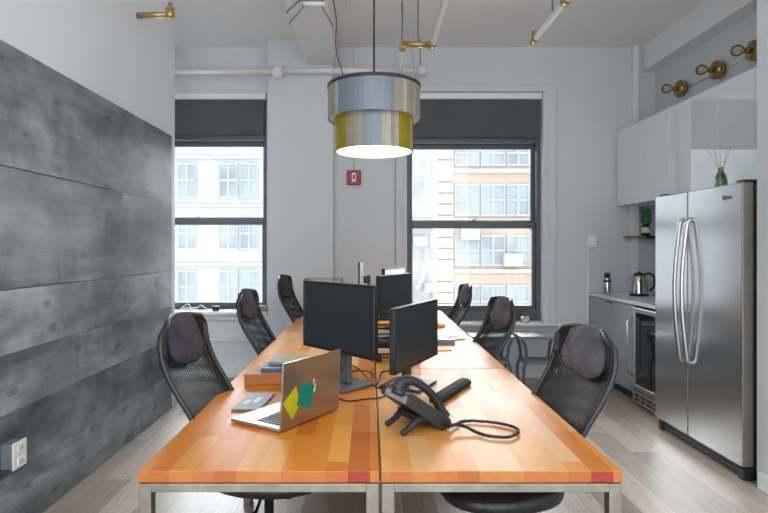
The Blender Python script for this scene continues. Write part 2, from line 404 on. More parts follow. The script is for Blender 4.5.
def window(n, W, zg0, zmr0, zmr1, zg1, xg0, xg1):
    x0, x1, z0, z1 = W
    root = bpy.data.objects.new('window_%d' % n, None); COL.objects.link(root); root.location = ((x0+x1)/2, 6.2, z0); struct(root)
    T = Matrix.Translation((-(x0+x1)/2, -6.2, -z0))
    f = MB(); t = .03
    f.box(x0, xg0-.035, 6.14, 6.34, z0, z1, T); f.box(xg1+.035, x1, 6.14, 6.34, z0, z1, T)
    f.box(xg0-.035, xg1+.035, 6.14, 6.34, zg1+.05, z1, T); f.box(xg0-.035, xg1+.035, 6.14, 6.34, z0, zg0-.05, T)
    f.build('window_frame', 'winframe', root, bevel=.006)
    s = MB()   # upper sash, further out
    s.box(xg0-.035, xg0, 6.24, 6.29, zmr0, zg1+.05, T); s.box(xg1, xg1+.035, 6.24, 6.29, zmr0, zg1+.05, T)
    s.box(xg0, xg1, 6.24, 6.29, zg1, zg1+.05, T); s.box(xg0, xg1, 6.24, 6.29, zmr0+.02, zmr1+.02, T)
    us = s.build('upper_sash', 'winframe', root, bevel=.004)
    MB().box(xg0, xg1, 6.262, 6.266, zmr1, zg1, T).build('pane', 'pane', us)
    s = MB()
    s.box(xg0-.035, xg0, 6.18, 6.23, zg0-.05, zmr1, T); s.box(xg1, xg1+.035, 6.18, 6.23, zg0-.05, zmr1, T)
    s.box(xg0, xg1, 6.18, 6.23, zg0-.05, zg0, T); s.box(xg0, xg1, 6.17, 6.23, zmr0+.015, zmr1, T)
    ls = s.build('lower_sash', 'winframe', root, bevel=.004)
    MB().box(xg0, xg1, 6.202, 6.206, zg0, zmr0+.015, T).build('pane', 'pane', ls)
    k = MB(); cx = (x0+x1)/2
    k.lathe([(0, 0), (.018, 0), (.02, .012), (0, .014)], T @ Vector((cx, 6.165, zmr1)), 12)
    k.tube([T @ Vector((cx-.01, 6.165, zmr1+.014)), T @ Vector((cx+.04, 6.16, zmr1+.03))], .005, 6)
    k.build('sash_lock', 'greymetal', root)
    return root
window(1, W1, .80, 1.64, 1.72, 2.53, -2.55, -1.19)
window(2, W2, .765, 1.60, 1.69, 2.50, .47, 1.79)
# jambs / casing
b = MB(); 
b.box(1.872, 2.00, 6.05, 6.08, .575, 3.12); b.box(1.93, 2.005, 6.035, 6.08, .575, 3.12); b.box(.28, .40, 6.05, 6.08, .575, 3.12); b.box(.28, .315, 6.03, 6.08, .575, 3.12)
b.box(.36, .385, 6.035, 6.08, .575, 3.12); b.box(.28, 2.005, 6.04, 6.08, 3.09, 3.16)
struct(b.build('trim_6', 'wall', bevel=.006))
struct(MB().box(.26, 2.03, 5.90, 6.18, .575, .605).build('window_sill_1', 'trim', bevel=.006))
struct(MB().box(-3.0, -1.08, 5.88, 6.18, .70, .73).build('window_sill_2', 'white', bevel=.006))

# roller shades
def shade(x0, x1, zt, zb, y, label):
    r = thing('roller_shade', label, 'window shade', ((x0+x1)/2, y, zt), group=None)
    w = (x1-x0)/2
    MB().box(-w, w, -.045, .03, -.005, .055).build('head_box', 'white', r, bevel=.006)
    MB().box(-w+.03, w-.03, -.002, .002, zb-zt+.02, 0).build('fabric', 'shade', r)
    MB().box(-w+.03, w-.03, -.01, .01, zb-zt, zb-zt+.03).build('bottom_bar', 'shade', r, bevel=.003)
    return r
shade(-2.672, -1.128, 3.02, 2.63, 6.10, 'dark grey roller shade pulled partway down the window nearest the plank wall')
shade(.408, 1.862, 3.02, 2.60, 6.10, 'dark grey roller shade above the window with the beige building behind')

# ------------------------------------------------------------------ outside
def facade(name, label, x0, x1, y, z0, z1, depth, mat, wins, bands=(), acs=()):
    r = thing(name, label, 'building', ((x0+x1)/2, y, z0)); T = Matrix.Translation((-(x0+x1)/2, -y, -z0))
    MB().box(x0, x1, y, y+depth, z0, z1, T).build('wall', mat, r)
    for (a, b_, c, d_, dep) in bands:
        MB().box(a, b_, y-dep, y, c, d_, T).build('stone_band', 'band', r, bevel=.03)
    for (a, b_, c, d_, nx, nz) in wins:
        f = MB(); t = .07
        f.box(a, b_, y-.05, y+.02, c, c+t, T); f.box(a, b_, y-.05, y+.02, d_-t, d_, T)
        for i in range(nx+1):
            xx = a+(b_-a)*i/nx; f.box(max(a, xx-t/2), min(b_, xx+t/2), y-.05, y+.02, c+t, d_-t, T)
        for j in range(1, nz):
            zz = c+(d_-c)*j/nz; f.box(a, b_, y-.045, y+.02, zz-t/2, zz+t/2, T)
        fo = f.build('window', 'out_frame', r)
        MB().box(a+.02, b_-.02, y-.02, y+.01, c+.02, d_-.02, T).build('pane', 'out_glass', fo)
    for (a, c) in acs:
        MB().box(a, a+.65, y-.35, y, c, c+.45, T).build('air_conditioner', 'out_frame', r, bevel=.02)
    return r
D = 20.0
def ox(px): return (px-CX)*D/F
def oz(py): return HC-(py-CY)*D/F
wins = []
for (ya, yb) in ((140, 166), (184, 216), (235, 266), (285, 318), (337, 368)):
    za, zb = oz(yb), oz(ya)
    wins.append((ox(455), ox(479), za, zb, 2, 2)); wins.append((ox(481), ox(505), za, zb, 2, 2)); wins.append((ox(507), ox(529), za, zb, 2, 2))
    wins.append((ox(552), ox(576), za, zb, 2, 2)); wins.append((ox(578), ox(602), za, zb, 2, 2))
bands = [(ox(438), ox(640), oz(y0_+4), oz(y0_), .12) for y0_ in (169, 219, 269, 320)]
bands += [(ox(437), ox(453), oz(y0_+9.6), oz(y0_), .10) for y0_ in range(40, 380, 11)]
facade('beige_building', 'beige masonry building with window bands, seen through the right hand window', ox(437), ox(700), D, -8, 5.4, 1.2, 'brick_beige', wins, bands, [(ox(502), oz(266)), (ox(460), oz(240))])
D = 27.0
wins = []
for (ya, yb) in ((160, 200), (232, 262), (285, 318)):
    for xa in (352, 380, 412, 430): wins.append((ox(xa), ox(xa+13), oz(yb), oz(ya), 1, 2))
facade('grey_building', 'pale grey building between the beige and the white buildings, beyond the right window', ox(300), ox(436.5), D, -9, 6.8, 5, 'brick_grey', wins, [(ox(300), ox(436), oz(226), oz(220), .5)], [(ox(413), oz(246)), (ox(424), oz(292))])
D = 20.0
wins = []
for (ya, yb) in ((163, 198), (217, 250), (270, 303), (325, 358)):
    for xa, xb, n in ((178, 196, 2), (219, 238, 2), (240, 258, 2), (136, 154, 2), (92, 112, 2)):
        wins.append((ox(xa), ox(xb), oz(yb), oz(ya), n, 2))
bands = [(ox(40), ox(300), oz(y0_+3), oz(y0_), .1) for y0_ in (156, 204, 263, 312)]
facade('white_building', 'pale white masonry building seen through the left window', ox(30), ox(298), D, -8, 5.4, 4, 'brick_white', wins, bands)

# ------------------------------------------------------------------ desks
Y0 = 1.654; LEN = 1.42
desk_groups = 'butcher block desks pushed together'
def desk(x0, x1, y0, mat, label):
    cx = (x0+x1)/2; r = thing('desk', label, 'desk', (cx, y0, 0), group=desk_groups); w = (x1-x0)/2
    T = Matrix.Translation((0, 0, 0))
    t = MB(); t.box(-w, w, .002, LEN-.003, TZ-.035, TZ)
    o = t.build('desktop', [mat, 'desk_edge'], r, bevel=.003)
    for p in o.data.polygons:
        if abs(p.normal.y) > .5: p.material_index = 1
    f = MB(); q = .038; zt = TZ-.038
    f.box(-w+q, w-q, .004, .004+.03, zt-.026, zt); f.box(-w+q, w-q, LEN-.04, LEN-.01, zt-.026, zt)
    f.box(-w+.002, -w+.032, q, LEN-q, zt-.026, zt); f.box(w-.032, w-.002, q, LEN-q, zt-.026, zt)
    f.build('frame', 'steel', r, bevel=.002)
    for sx in (-1, 1):
        for yy in (.003, LEN-.041):
            MB().box(min(sx*(w-.001), sx*(w-.001-q)), max(sx*(w-.001), sx*(w-.001-q)), yy, yy+q, 0, zt).build('leg', 'steel', r, bevel=.002)
    return r
names = [('nearest left desk with the open laptop on it', 'nearest right desk with the black phone on it'),
         ('middle left butcher block desk beyond the cardboard box', 'middle right butcher block desk beyond the near monitor'),
         ('far left butcher block desk by the pilaster', 'far right butcher block desk at the window')]
for i in range(3):
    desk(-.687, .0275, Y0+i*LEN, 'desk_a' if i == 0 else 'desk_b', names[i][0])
    desk(.0335, .747, Y0+i*LEN, 'desk_b', names[i][1])

o = MB().box(.0280, .0330, Y0+.01, Y0+3*LEN-.01, TZ-.03, TZ-.001).build('seam_shade_strip', 'black'); tag(o, 'added black strip for the shade in the seam between the two desk rows', 'strip')  # added strip that darkens the seam, really just a shaded gap
# ------------------------------------------------------------------ chairs (face +Y)
def back_pt(u, v):
    """u across -1..1, v up 0..1"""
    z = .50+.55*v
    w = .205+.020*math.sin(PI*min(1, v*.75))
    k = (1-abs(v*2-1)**9)**.5 if abs(v*2-1) < 1 else 0
    rc = 1.0
    if v > .88: rc = (1-((v-.88)/.12)**2.6*.26)
    if v < .12: rc = 1-((.12-v)/.12)**2*.35
    y = -.235-.175*v+.03*math.sin(PI*v*2)
    x = u*w*rc
    y += .04*(abs(u)**2)
    zz = z+(.018*(1-u*u) if v > .5 else 0)*((v-.5)*2)
    return Vector((x, y, zz))
def net_sheet(off, su, sv):
    bm = bmesh.new(); uvl = bm.loops.layers.uv.new('UVMap'); nu, nv = 14, 26; g = {}
    for i in range(nu+1):
        for j in range(nv+1):
            p = back_pt(-1+2*i/nu, j/nv); p.y += off*(1-abs(-1+2*i/nu)**4)*math.sin(PI*min(1, .08+j/nv*.92)); g[i, j] = bm.verts.new(p)
    for i in range(nu):
        for j in range(nv):
            f = bm.faces.new([g[i, j], g[i+1, j], g[i+1, j+1], g[i, j+1]]); f.smooth = True
            for l, (a, b_) in zip(f.loops, ((i, j), (i+1, j), (i+1, j+1), (i, j+1))): l[uvl].uv = (a/nu*su, b_/nv*sv)
    mb = MB(); mb.bm.free(); mb.bm = bm; return mb
def make_chair(label, pad, group):
    r = thing('office_chair', label, 'office chair', group=group)
    pts = [back_pt(-1, v/14) for v in range(15)]+[back_pt(u/6, 1) for u in range(-5, 6)]+[back_pt(1, v/14) for v in range(14, -1, -1)]+[back_pt(-u/6, 0) for u in range(-5, 6)]
    MB().tube(pts, .012, 8, closed=True).build('back_frame', 'black', r)
    net_sheet(.0, 1.0, 1.0).build('back_net', 'net', r)
    net_sheet(-.022, 1.09, 1.13).build('back_net', 'net', r)
    # solid band under the head pad
    bm = bmesh.new(); g = {}
    for i in range(13):
        for j in range(7):
            u = -1+2*i/12; v = .78+.20*j/6; v0 = v - (.07*(1-abs(u)**2) if j == 0 else 0)
            p = back_pt(u*.98, v0); p.y += .012; g[i, j] = bm.verts.new(p)
    for i in range(12):
        for j in range(6):
            f = bm.faces.new([g[i, j], g[i+1, j], g[i+1, j+1], g[i, j+1]]); f.smooth = True
    mb = MB(); mb.bm.free(); mb.bm = bm; mb.build('head_panel', 'leather', r, solid=.006)
    c = back_pt(0, .845); tilt = Matrix.Translation(c+Vector((0, .034, .0))) @ Matrix.Rotation(R(16), 4, 'X') 
    MB().pillow((0, 0, 0), (.148, .033, .104), .70, 28, 18, wr=.022, wf=12, mat=tilt, seed=3).build('head_pad', pad, r)
    s = MB(); s.pillow((0, .02, .455), (.245, .245, .045), .55, 32, 12, wr=.004, wf=8); s.build('seat', 'leather', r)
    k = MB(); k.box(-.10, .10, -.12, .12, .375, .405); k.tube([(.09, 0, .39), (.25, .02, .385)], .007, 6); k.lathe([(.012, 0), (.016, .03), (.012, .06)], (.25, .02, .385), 8, 'x')
    k.build('tilt_mechanism', 'black', r, bevel=.006)
    MB().tube(smooth_path([(0, -.08, .39), (0, -.22, .40), (0, -.285, .46), (0, -.275, .60)], 6), .024, 8).build('back_support', 'black', r)
    MB().lathe([(.028, .09), (.028, .22), (.02, .22), (.02, .38)], (0, 0, 0), 16).build('column', 'black', r)
    for k_ in range(5):
        a = R(72*k_+18); m = Matrix.Rotation(a, 4, 'Z')
        l = MB(); l.tube([m @ Vector(p) for p in ((.02, 0, .11), (.15, 0, .10), (.29, 0, .075))], [.026, .020, .013], 8)
        lo = l.build('leg', 'black', r)
        q = MB(); q.lathe([(.0, -.022), (.024, -.02), (.027, 0), (.024, .02), (0, .022)], (.29, 0, .028), 14, 'y', mat=m); q.tube([m @ Vector((.29, 0, .03)), m @ Vector((.29, 0, .07))], .008, 6)
        q.build('caster', 'black', lo)
    return r
g = 'high-backed net office chairs around the desks'
ch1 = make_chair('black net chair with slate pad at the near right desk, before the kitchen cabinets', 'pad2', g)
ch1.location = (.525, 2.27, 0); ch1.rotation_euler = (0, 0, R(100))
def chair_copy(x, y, a, label, pad=None, z=0):
    c = dup(ch1, (x, y, z), R(a), label, g)
    return c
c2 = chair_copy(.51, 3.68, 99, 'black net office chair in the middle of the right row, before the grey metal benches')
c3 = chair_copy(.50, 5.10, 94, 'black net office chair at the far end of the right row, against the window')
chL = make_chair('black net office chair with purple pad at the near left desk beside the plank wall', 'pad', g)
chL.location = (-.425, 2.36, 0); chL.rotation_euler = (0, 0, R(-96)); chL.scale = (1, 1, 1.04)
c5 = dup(chL, (-.465, 3.80, 0), R(-95), 'black net office chair in the middle of the left row, before the left sill', g)
c6 = dup(chL, (-.42, 5.15, 0), R(-97), 'black net office chair at the far left desk, before the plain pilaster', g)
c6.scale = (1, 1, 1.07)
# grey cloth lying on the near left seat
b = MB(); b.pillow((0, 0, 0), (.15, .12, .02), .8, 28, 10, wr=.02, wf=14); o = b.build('folded_cloth', 'cloth'); o.location = (-.40, 2.25, .548)
tag(o, 'crumpled grey cloth on the seat under the near left desk', 'cloth')

# ------------------------------------------------------------------ monitors
def monitor(L, Rr, zb, zt, label, screenmat='screen', housing='black', basey=.10, tiltbase=True, th=.03, back='black', group='flat monitors on the desks'):
    L = Vector(L); Rr = Vector(Rr); c = (L+Rr)/2; v = Rr-L; w = v.length/2; a = math.atan2(v.y, v.x)
    r = thing('computer_monitor', label, 'monitor', (c.x, c.y, TZ), a, group)
    z0, z1 = zb-TZ, zt-TZ; bz = .012
    f = MB(); f.box(-w, w, 0, .006, z0, z0+bz+.004); f.box(-w, w, 0, .006, z1-bz, z1); f.box(-w, -w+bz, 0, .006, z0, z1); f.box(w-bz, w, 0, .006, z0, z1)
    f.box(-w, w, .006, th, z0, z1); f.box(-w*.5, w*.5, th, th+.025, z0+.06, z1-.06)
    f.build('housing', housing, r, bevel=.003)
    MB().box(-w+bz, w-bz, .003, .0065, z0+bz, z1-bz).build('screen', screenmat, r)
    MB().box(-.035, .035, th+.02, th+.045, .015, (z0+z1)/2).build('stand', back, r, bevel=.005)
    s = MB(); s.prism([(-.12, -.05), (.12, -.05), (.10, .16), (-.10, .16)], .002, .014); s.build('base', back, r, bevel=.004)
    return r
M['base_grey'] = pbr('grey_base_plastic', (.12, .125, .135), .3, var=.1)
M['label_grey'] = pbr('pale_grey_label', (.30, .335, .37), .35, var=.1)
M['white_back'] = pbr('white_plastic_back', (.68, .70, .71), .4, var=.03)
M['screen_on'] = emis('pale_lit_screen', (.8, .88, .95), .55)
monitor((-.341, 2.85), (.014, 2.45), .905, 1.235, 'largest black monitor, standing behind the open laptop', back='base_grey')
monitor((.11, 2.42), (.352, 2.90), .848, 1.137, 'black monitor standing right behind the desk phone', back='dark')
monitor((.065, 3.65), (.30, 4.10), .90, 1.218, 'black monitor behind the wire letter trays, with the white-topped one behind it', back='dark')
monitor((.125, 4.75), (.335, 5.2), .90, 1.225, 'monitor with a pale lit screen, only its top showing by the window', screenmat='screen_on', back='dark')
r = thing('computer_monitor', 'monitor seen edge-on against the wall, with a white back', 'monitor', (-.095, 4.95, TZ), R(-91), 'flat monitors on the desks')
b = MB(); b.box(-.24, .24, 0, .014, .22, .54); b.build('housing', 'black', r, bevel=.003)
MB().box(-.232, .232, -.002, .001, .228, .532).build('screen', 'screen', r)
MB().pillow((0, .016, .38), (.232, .022, .155), .35, 28, 14).build('back_cover', 'white_back', r)
b = MB(); b.box(-.03, .03, .03, .075, .35, .41); b.box(-.025, .025, .07, .10, .01, .42); b.build('stand', 'dark', r, bevel=.004)
MB().box(-.11, .11, -.05, .09, .001, .012).build('base', 'dark', r, bevel=.004)

# ------------------------------------------------------------------ laptop
hx, hy = (-.323-.134)/2, (1.987+2.28)/2
lp = thing('laptop', 'open silver laptop with yellow and teal notes stuck on its lid', 'laptop', (hx, hy, TZ), R(57.2))
W_ = .174
MB().box(-W_, W_, .002, .243, .004, .016).build('base', 'alu', lp, bevel=.003)
b = MB()
for j in range(6):
    for i in range(13):
        x = -W_+.032+i*.0222; y = .035+j*.0185
        b.box(x, x+.0150, y, y+.0135, .0158, .0175)
b.build('keyboard', 'keys', lp)
MB().box(-.052, .052, .158, .232, .0158, .0164).build('trackpad', 'alu', lp)
lt = Matrix.Rotation(R(3), 4, 'X')
MB().box(-W_, W_, -.007, 0, .008, .252, lt).build('lid', 'alu_lid', lp, bevel=.0025)
MB().box(-W_+.008, W_-.008, .0, .0008, .022, .244, lt).build('screen', 'screen', lp)
def lid_poly(pts, name, mat, off):
    q = []
    for t, z in pts:
        x = -W_+t*2*W_; q.append((x, z-TZ))
    return MB().prism(q, -.0072-off, -.0070-off-.0002, 'y', lt).build(name, mat, lp)
# fruit mark with bite and leaf
fr = []
for k in range(40):
    a = 2*PI*k/40; x = .017*math.cos(a); z = .019*math.sin(a)
    if z > 0: z -= .006*math.exp(-(x/.006)**2)
    else: z += .004*math.exp(-(x/.006)**2)
    dx, dz = x-.0215, z-.002
    rr = math.hypot(dx, dz)
    if rr < .009: x = .0215+dx/rr*.009; z = .002+dz/rr*.009
    fr.append((x, .130+z))
lg = MB(); lg.prism(fr, -.0074, -.0071, 'y', lt); lg.prism([(0, .150), (.002, .158), (.009, .163), (.008, .155)], -.0074, -.0071, 'y', lt)
lg.build('logo', 'paper', lp)
lid_poly([(.217, .897), (.281, .820), (.169, .778), (.016, .848)], 'yellow_note', 'yellow', .0004)
lid_poly([(.314, .904), (.527, .880), (.46, .7975), (.233, .824)], 'teal_note', 'teal', .0008)

# notebook, box and folders on the left desk
nb = thing('notebook', 'slate grey notebook with two white labels left of the laptop', 'notebook', (-.495, 2.385, TZ), R(-4))
MB().box(-.058, .058, -.125, .125, .001, .009).build('cover', 'notebook', nb, bevel=.001)
MB().box(-.03, -.012, -.05, .01, .009, .0095, Matrix.Rotation(R(-6), 4, 'Z')).build('label', 'paper', nb)
MB().box(.0, .022, -.02, .06, .009, .0095, Matrix.Rotation(R(-6), 4, 'Z')).build('label', 'paper', nb)
o = thing('cardboard_box', 'flat brown cardboard box behind the laptop, books on top', 'box', (-.44, 2.80, TZ), R(3))
MB().box(-.17, .17, -.10, .10, .001, .045).build('body', 'cardboard', o, bevel=.002)
MB().box(-.172, .172, -.102, .102, .043, .052).build('lid', 'cardboard', o, bevel=.002)
z = TZ+.053
o = MB().box(-.12, .12, -.085, .085, 0, .018).build('book', 'blue', bevel=.002); o.location = (-.42, 2.83, z); o.rotation_euler = (0, 0, R(4)); tag(o, 'blue and white book lying on the cardboard box', 'book')
o = MB().box(-.14, .14, -.09, .09, 0, .016).build('folder', 'olive', bevel=.002); o.location = (-.37, 2.90, z+.019); o.rotation_euler = (0, 0, R(-3)); tag(o, 'grey green folder on top of the blue book', 'folder')
o = MB().box(-.06, .06, -.09, .09, 0, .004).build('paper_sheet', 'blue', bevel=.001); o.location = (-.20, 2.57, TZ+.001); o.rotation_euler = (0, 0, R(-25)); tag(o, 'small blue card beside the foot of the largest monitor', 'card')
o = MB().box(-.05, .05, -.12, .12, 0, .003).build('paper_sheet', 'paper'); o.location = (-.60, 5.35, TZ+.001); tag(o, 'white sheet at the edge of the far left desk', 'paper')

# ------------------------------------------------------------------ phone
ph = thing('desk_phone', 'black desk phone with curved handset on the near right desk', 'telephone', (.165, 2.08, TZ), R(27)); ph.scale = (.88, .95, .97)
Tz = Matrix.Identity(4)
prof = [(-.105, .115), (-.095, .145), (-.07, .150), (.105, .042), (.118, .012), (.10, .004), (.06, .004)]
MB().prism(prof, -.105, .10, 'y').build('body', 'dark', ph, bevel=.004)
MB().prism([(-.1075, .119), (-.0985, .1445), (-.0975, .1445), (-.1065, .119)], -.10, .06, 'y').build('rear_label', 'label_grey', ph)
# face with keys (faces up towards the right seat)
def slope(u, lift): # u 0 top..1 bottom
    x = -.07+.175*u; zz = .150-.108*u; n = Vector((.108, 0, .175)).normalized(); return Vector((x, 0, zz))+n*lift
A = R(31.7); TS = Matrix.Translation((-.07, 0, .150)) @ Matrix.Rotation(A, 4, 'Y')
MB().box(.01, .07, .005, .09, -.001, .002, TS).build('display', 'glassdark', ph)
b = MB()
for i in range(4):
    for j in range(4): b.box(.085+i*.026, .103+i*.026, .008+j*.02, .023+j*.02, 0, .004, TS)
b.build('keypad', 'base_grey', ph, bevel=.001)
st = MB()
for yy in (-.085, .035):
    st.tube(smooth_path([(.02, yy+.01, .05), (-.03, yy+.01, .05), (-.075, yy, .028), (-.118, yy-.005, .012)], 5), [.016]*5+[.014]*5+[.012]*5+[.012], 8)
st.box(-.04, .03, -.08, .07, .035, .06)
st.build('stand', 'dark', ph, bevel=.003)
hp = smooth_path([(-.125, -.06, .165), (-.095, -.06, .192), (-.05, -.06, .19), (.01, -.06, .158), (.06, -.06, .112), (.095, -.06, .06), (.105, -.06, .04)], 5)
n_ = len(hp)
hs = MB(); hs.tube(hp, [(.017+.010*(abs(2*i/(n_-1)-1)**3)) for i in range(n_)], 12)
hs.lathe([(0, -.016), (.026, -.014), (.029, 0), (.024, .012), (0, .014)], (0, 0, 0), 18, mat=Matrix.Translation((-.115, -.06, .158)) @ Matrix.Rotation(R(20), 4, 'Y'))
hs.lathe([(0, -.014), (.024, -.012), (.026, 0), (.02, .01), (0, .012)], (0, 0, 0), 18, mat=Matrix.Translation((.085, -.06, .052)) @ Matrix.Rotation(R(35), 4, 'Y'))
hs.build('handset', 'dark', ph)
# coiled cord
cp = [PZ(447, 428, TZ+.02), PZ(456, 424, TZ+.01), PZ(466, 421, TZ+.009), PZ(485, 421.5, TZ+.009), PZ(503, 424, TZ+.009), PZ(516, 428, TZ+.009), PZ(518, 433, TZ+.009), PZ(508, 437, TZ+.009), PZ(490, 436, TZ+.009), PZ(476, 432, TZ+.010), PZ(466, 427, TZ+.020), PZ(458, 424.5, TZ+.024), PZ(449, 426, TZ+.03)]
path = smooth_path(cp, 40); hel = []; acc = 0
for i in range(len(path)-1):
    t = (path[i+1]-path[i]); l = t.length; acc += l; t.normalize(); a = t.cross(Vector((0, 0, 1))).normalized(); bb = a.cross(t)
    th = acc*2*PI/.0055
    hel.append(path[i]+(a*math.cos(th)+bb*math.sin(th))*.0048)
cd = MB(); cd.tube(hel, .0024, 5); cd.tube(path[::4], .0045, 6)
o = cd.build('phone_cord', 'black'); tag(o, 'coiled black phone cord looped on the near right desk', 'cord')
M['case_matte'] = pbr('matte_case', (.022, .024, .027), .7, spec=.2)
cs = thing('elongated_case', 'long dark grey case lying behind the desk phone', 'case', (.37, 2.54, TZ), math.atan2(.44, .24))
b = MB(); b.prism([(-.20, -.030), (.18, -.033), (.20, -.018), (.20, .018), (.18, .033), (-.20, .030)], .002, .028); b.build('body', 'case_matte', cs, bevel=.008)
b = MB(); b.box(-.2, .19, -.018, .018, .028, .032); b.build('ridge', 'case_matte', cs, bevel=.002)
# cables
def cable(pts, label, r=.0035, name='cable', mat='black', n=10):
    o = MB().tube(smooth_path(pts, n), r, 6).build(name, mat); tag(o, label, 'cable'); return o
z = TZ+.004
cable([P(338, 358, 2.62), PZ(344, 372, .80), PZ(352, 366, .80), PZ(362, 372, .77), PZ(371, 383, z), PZ(380, 388, z), PZ(390, 390, z)], 'black cable hanging from the largest monitor to the desk phone')
cable([PZ(334, 394, z), PZ(341, 399, z), PZ(350, 401, z), PZ(365, 399, z), PZ(378, 398, z), PZ(386, 395, z), PZ(392, 393, z)], 'black cable lying flat between laptop and phone')
o = MB().box(-.014, .014, -.02, .02, 0, .02).build('power_plug', 'black', bevel=.003); p_ = PZ(391, 391, TZ); o.location = (p_.x, p_.y, TZ+.001); tag(o, 'small black plug at the left end of the phone', 'plug')
cable([PZ(340, 388, z), PZ(347, 384, z+.01), PZ(342, 377, z+.02), PZ(350, 372, z+.03), PZ(366, 371, z+.02), PZ(374, 376, z), PZ(377, 384, z), PZ(382, 372, z), PZ(392, 371.5, z)], 'black cable tangled around the largest monitor foot')

# ------------------------------------------------------------------ wire letter tray
wt = thing('wire_letter_tray', 'black wire letter tray stack between the monitors, folders inside', 'letter tray', (.15, 3.36, TZ))
b = MB(); hw, hd = .14, .11; lv = (.045, .10, .16, .215, .265)
for x in (-hw, hw):
    for y in (-hd, hd): b.tube([(x, y, 0), (x, y, .285)], .004, 6)
for z_ in lv:
    b.tube([(-hw, -hd, z_), (hw, -hd, z_), (hw, hd, z_), (-hw, hd, z_)], .004, 6, closed=True)
    b.tube([(-hw, -hd, z_-.02), (hw, -hd, z_-.02)], .0025, 5)
    for k in range(1, 12): b.tube([(-hw+2*hw*k/12, -hd, z_-.02), (-hw+2*hw*k/12, hd, z_-.02)], .0018, 4)
b.tube([(-hw, -hd, .285), (hw, -hd, .285), (hw, hd, .285), (-hw, hd, .285)], .004, 6, closed=True)
b.tube([(-.03, -hd, .02), (-.03, -hd, .285)], .003, 6)
b.build('wire_frame', 'wire', wt)
for sx in (-.10, .12):
    b = MB(); b.box(sx-.018, sx+.018, -hd-.018, -hd+.018, .001, .04); b.build('foot', 'black', wt, bevel=.004)
for z_, mt, lb, nm in ((.203, 'orange', 'orange folder in the upper level of the wire letter tray', 'folder'), (.147, 'paper', 'white papers in the middle level of the wire letter tray', 'paper_stack'), (.087, 'dark', 'dark binder in the lower level of the wire letter tray', 'binder')):
    o = MB().box(-.115, .115, -.095, .095, 0, .012).build(nm, mt, bevel=.001); o.location = (.15, 3.36, TZ+z_-.004); tag(o, lb, nm.split('_')[0])
# wire file shelf behind the large monitor
ws = thing('wire_file_rack', 'tall black wire file rack behind the largest monitor, by the left chairs', 'file rack', (-.345, 4.22, TZ+.002), R(0))
b = MB(); hw, hd, hz = .135, .12, .425
for y in (-hd, hd):
    b.tube([(-hw, y, 0), (-hw, y, hz), (hw, y, hz), (hw, y, 0)], .0045, 6)
for x in (-hw, hw):
    b.tube([(x, -hd, .003), (x, hd, .003)], .0045, 6); b.tube([(x, -hd, hz), (x, hd, hz)], .0045, 6)
    for k in range(1, 9): b.tube([(x, -hd, hz*k/9), (x, hd, hz*k/9)], .0025, 5)
for k in range(1, 4): b.tube([(-hw, -hd, hz*k/4-.03), (hw, -hd, hz*k/4-.03)], .003, 5)
b.build('wire_frame', 'wire', ws)

# things on the far right desk
def flat(name, mat, px, py, w, l, h, rz, label, cat, z0=TZ+.001):
    p_ = PZ(px, py, TZ); o = MB().box(-w/2, w/2, -l/2, l/2, 0, h).build(name, mat, bevel=.0015); o.location = (p_.x, p_.y, z0); o.rotation_euler = (0, 0, R(rz)); return tag(o, label, cat)
flat('notebook', 'dark', 442, 337, .20, .16, .012, 12, 'dark blue notebook on the right desk, behind the near monitor', 'notebook')
flat('notebook', 'notebook', 442, 343, .17, .12, .03, -6, 'thick grey notebook lying nearest, in front of the dark blue notebook', 'notebook')
flat('folder', 'olive', 455, 339, .10, .13, .008, 20, 'small grey green booklet beside the dark blue notebook', 'booklet')
flat('card', 'orange', 443, 350, .10, .08, .006, 10, 'small orange card on the right desk by the monitor edge', 'card')
b = MB()
for k in range(7):
    a = k*.9; q = Vector((math.cos(a)*.03, math.sin(a)*.05, .012)); b.pillow(q, (.022, .016, .012), .9, 10, 8, wr=.006, wf=30, seed=k)
o = b.build('snack_wrapper', 'orange'); p_ = PZ(439, 327, TZ); o.location = (p_.x, p_.y, TZ+.001); tag(o, 'crumpled orange wrapper on the far right desk', 'wrapper')

# ------------------------------------------------------------------ pendant lamp
lx, ly = (374-CX)*3.4/F, 3.4
pl = thing('pendant_lamp', 'two-tier round pendant lamp of grey and gold strips', 'lamp', (lx, ly, 1.98))
def tier(r_, z0, z1, n, pick, name):
    b = MB(); tt = .004
    for k in range(n):
        a0, a1 = 2*PI*k/n, 2*PI*(k+.985)/n; mi = pick(math.degrees((a0+a1)/2), k)
        v = [b.bm.verts.new((q*math.cos(a), q*math.sin(a), z)) for q in (r_, r_-tt) for a in (a0, a1) for z in (z0, z1)]
        for q in ((0, 1, 3, 2), (4, 6, 7, 5), (0, 4, 5, 1), (2, 3, 7, 6), (0, 2, 6, 4), (1, 5, 7, 3)): b.face([v[i] for i in q], False, mi)
    return b.build(name, ['strip_grey', 'strip_tan', 'strip_clear', 'strip_gold'], pl)
def up_pick(a, k): return 0 if 222 < a < 296 or 60 < a < 120 else (2 if k % 3 == 0 else 1)
def lo_pick(a, k):
    if a < 20 or a > 340: return 3
    if a < 180: return (0, 1, 3, 2)[(k//3) % 4]
    if a < 228: return 3
    if a < 250: return 1
    if a < 282: return 0
    if a < 306: return 2 if k % 2 else 1
    if a < 330: return 3
    return 2
tier(.279, .195, .395, 60, up_pick, 'upper_shade')
tier(.237, .0, .215, 54, lo_pick, 'lower_shade')
b = MB()
for (ra, z0, z1) in ((.283, .383, .402),):
    b.lathe([(ra, z0), (ra, z1), (ra-.02, z1), (ra-.02, z0), (ra, z0)], (0, 0, 0), 48)
b.build('top_rim', 'lamp_dark', pl)
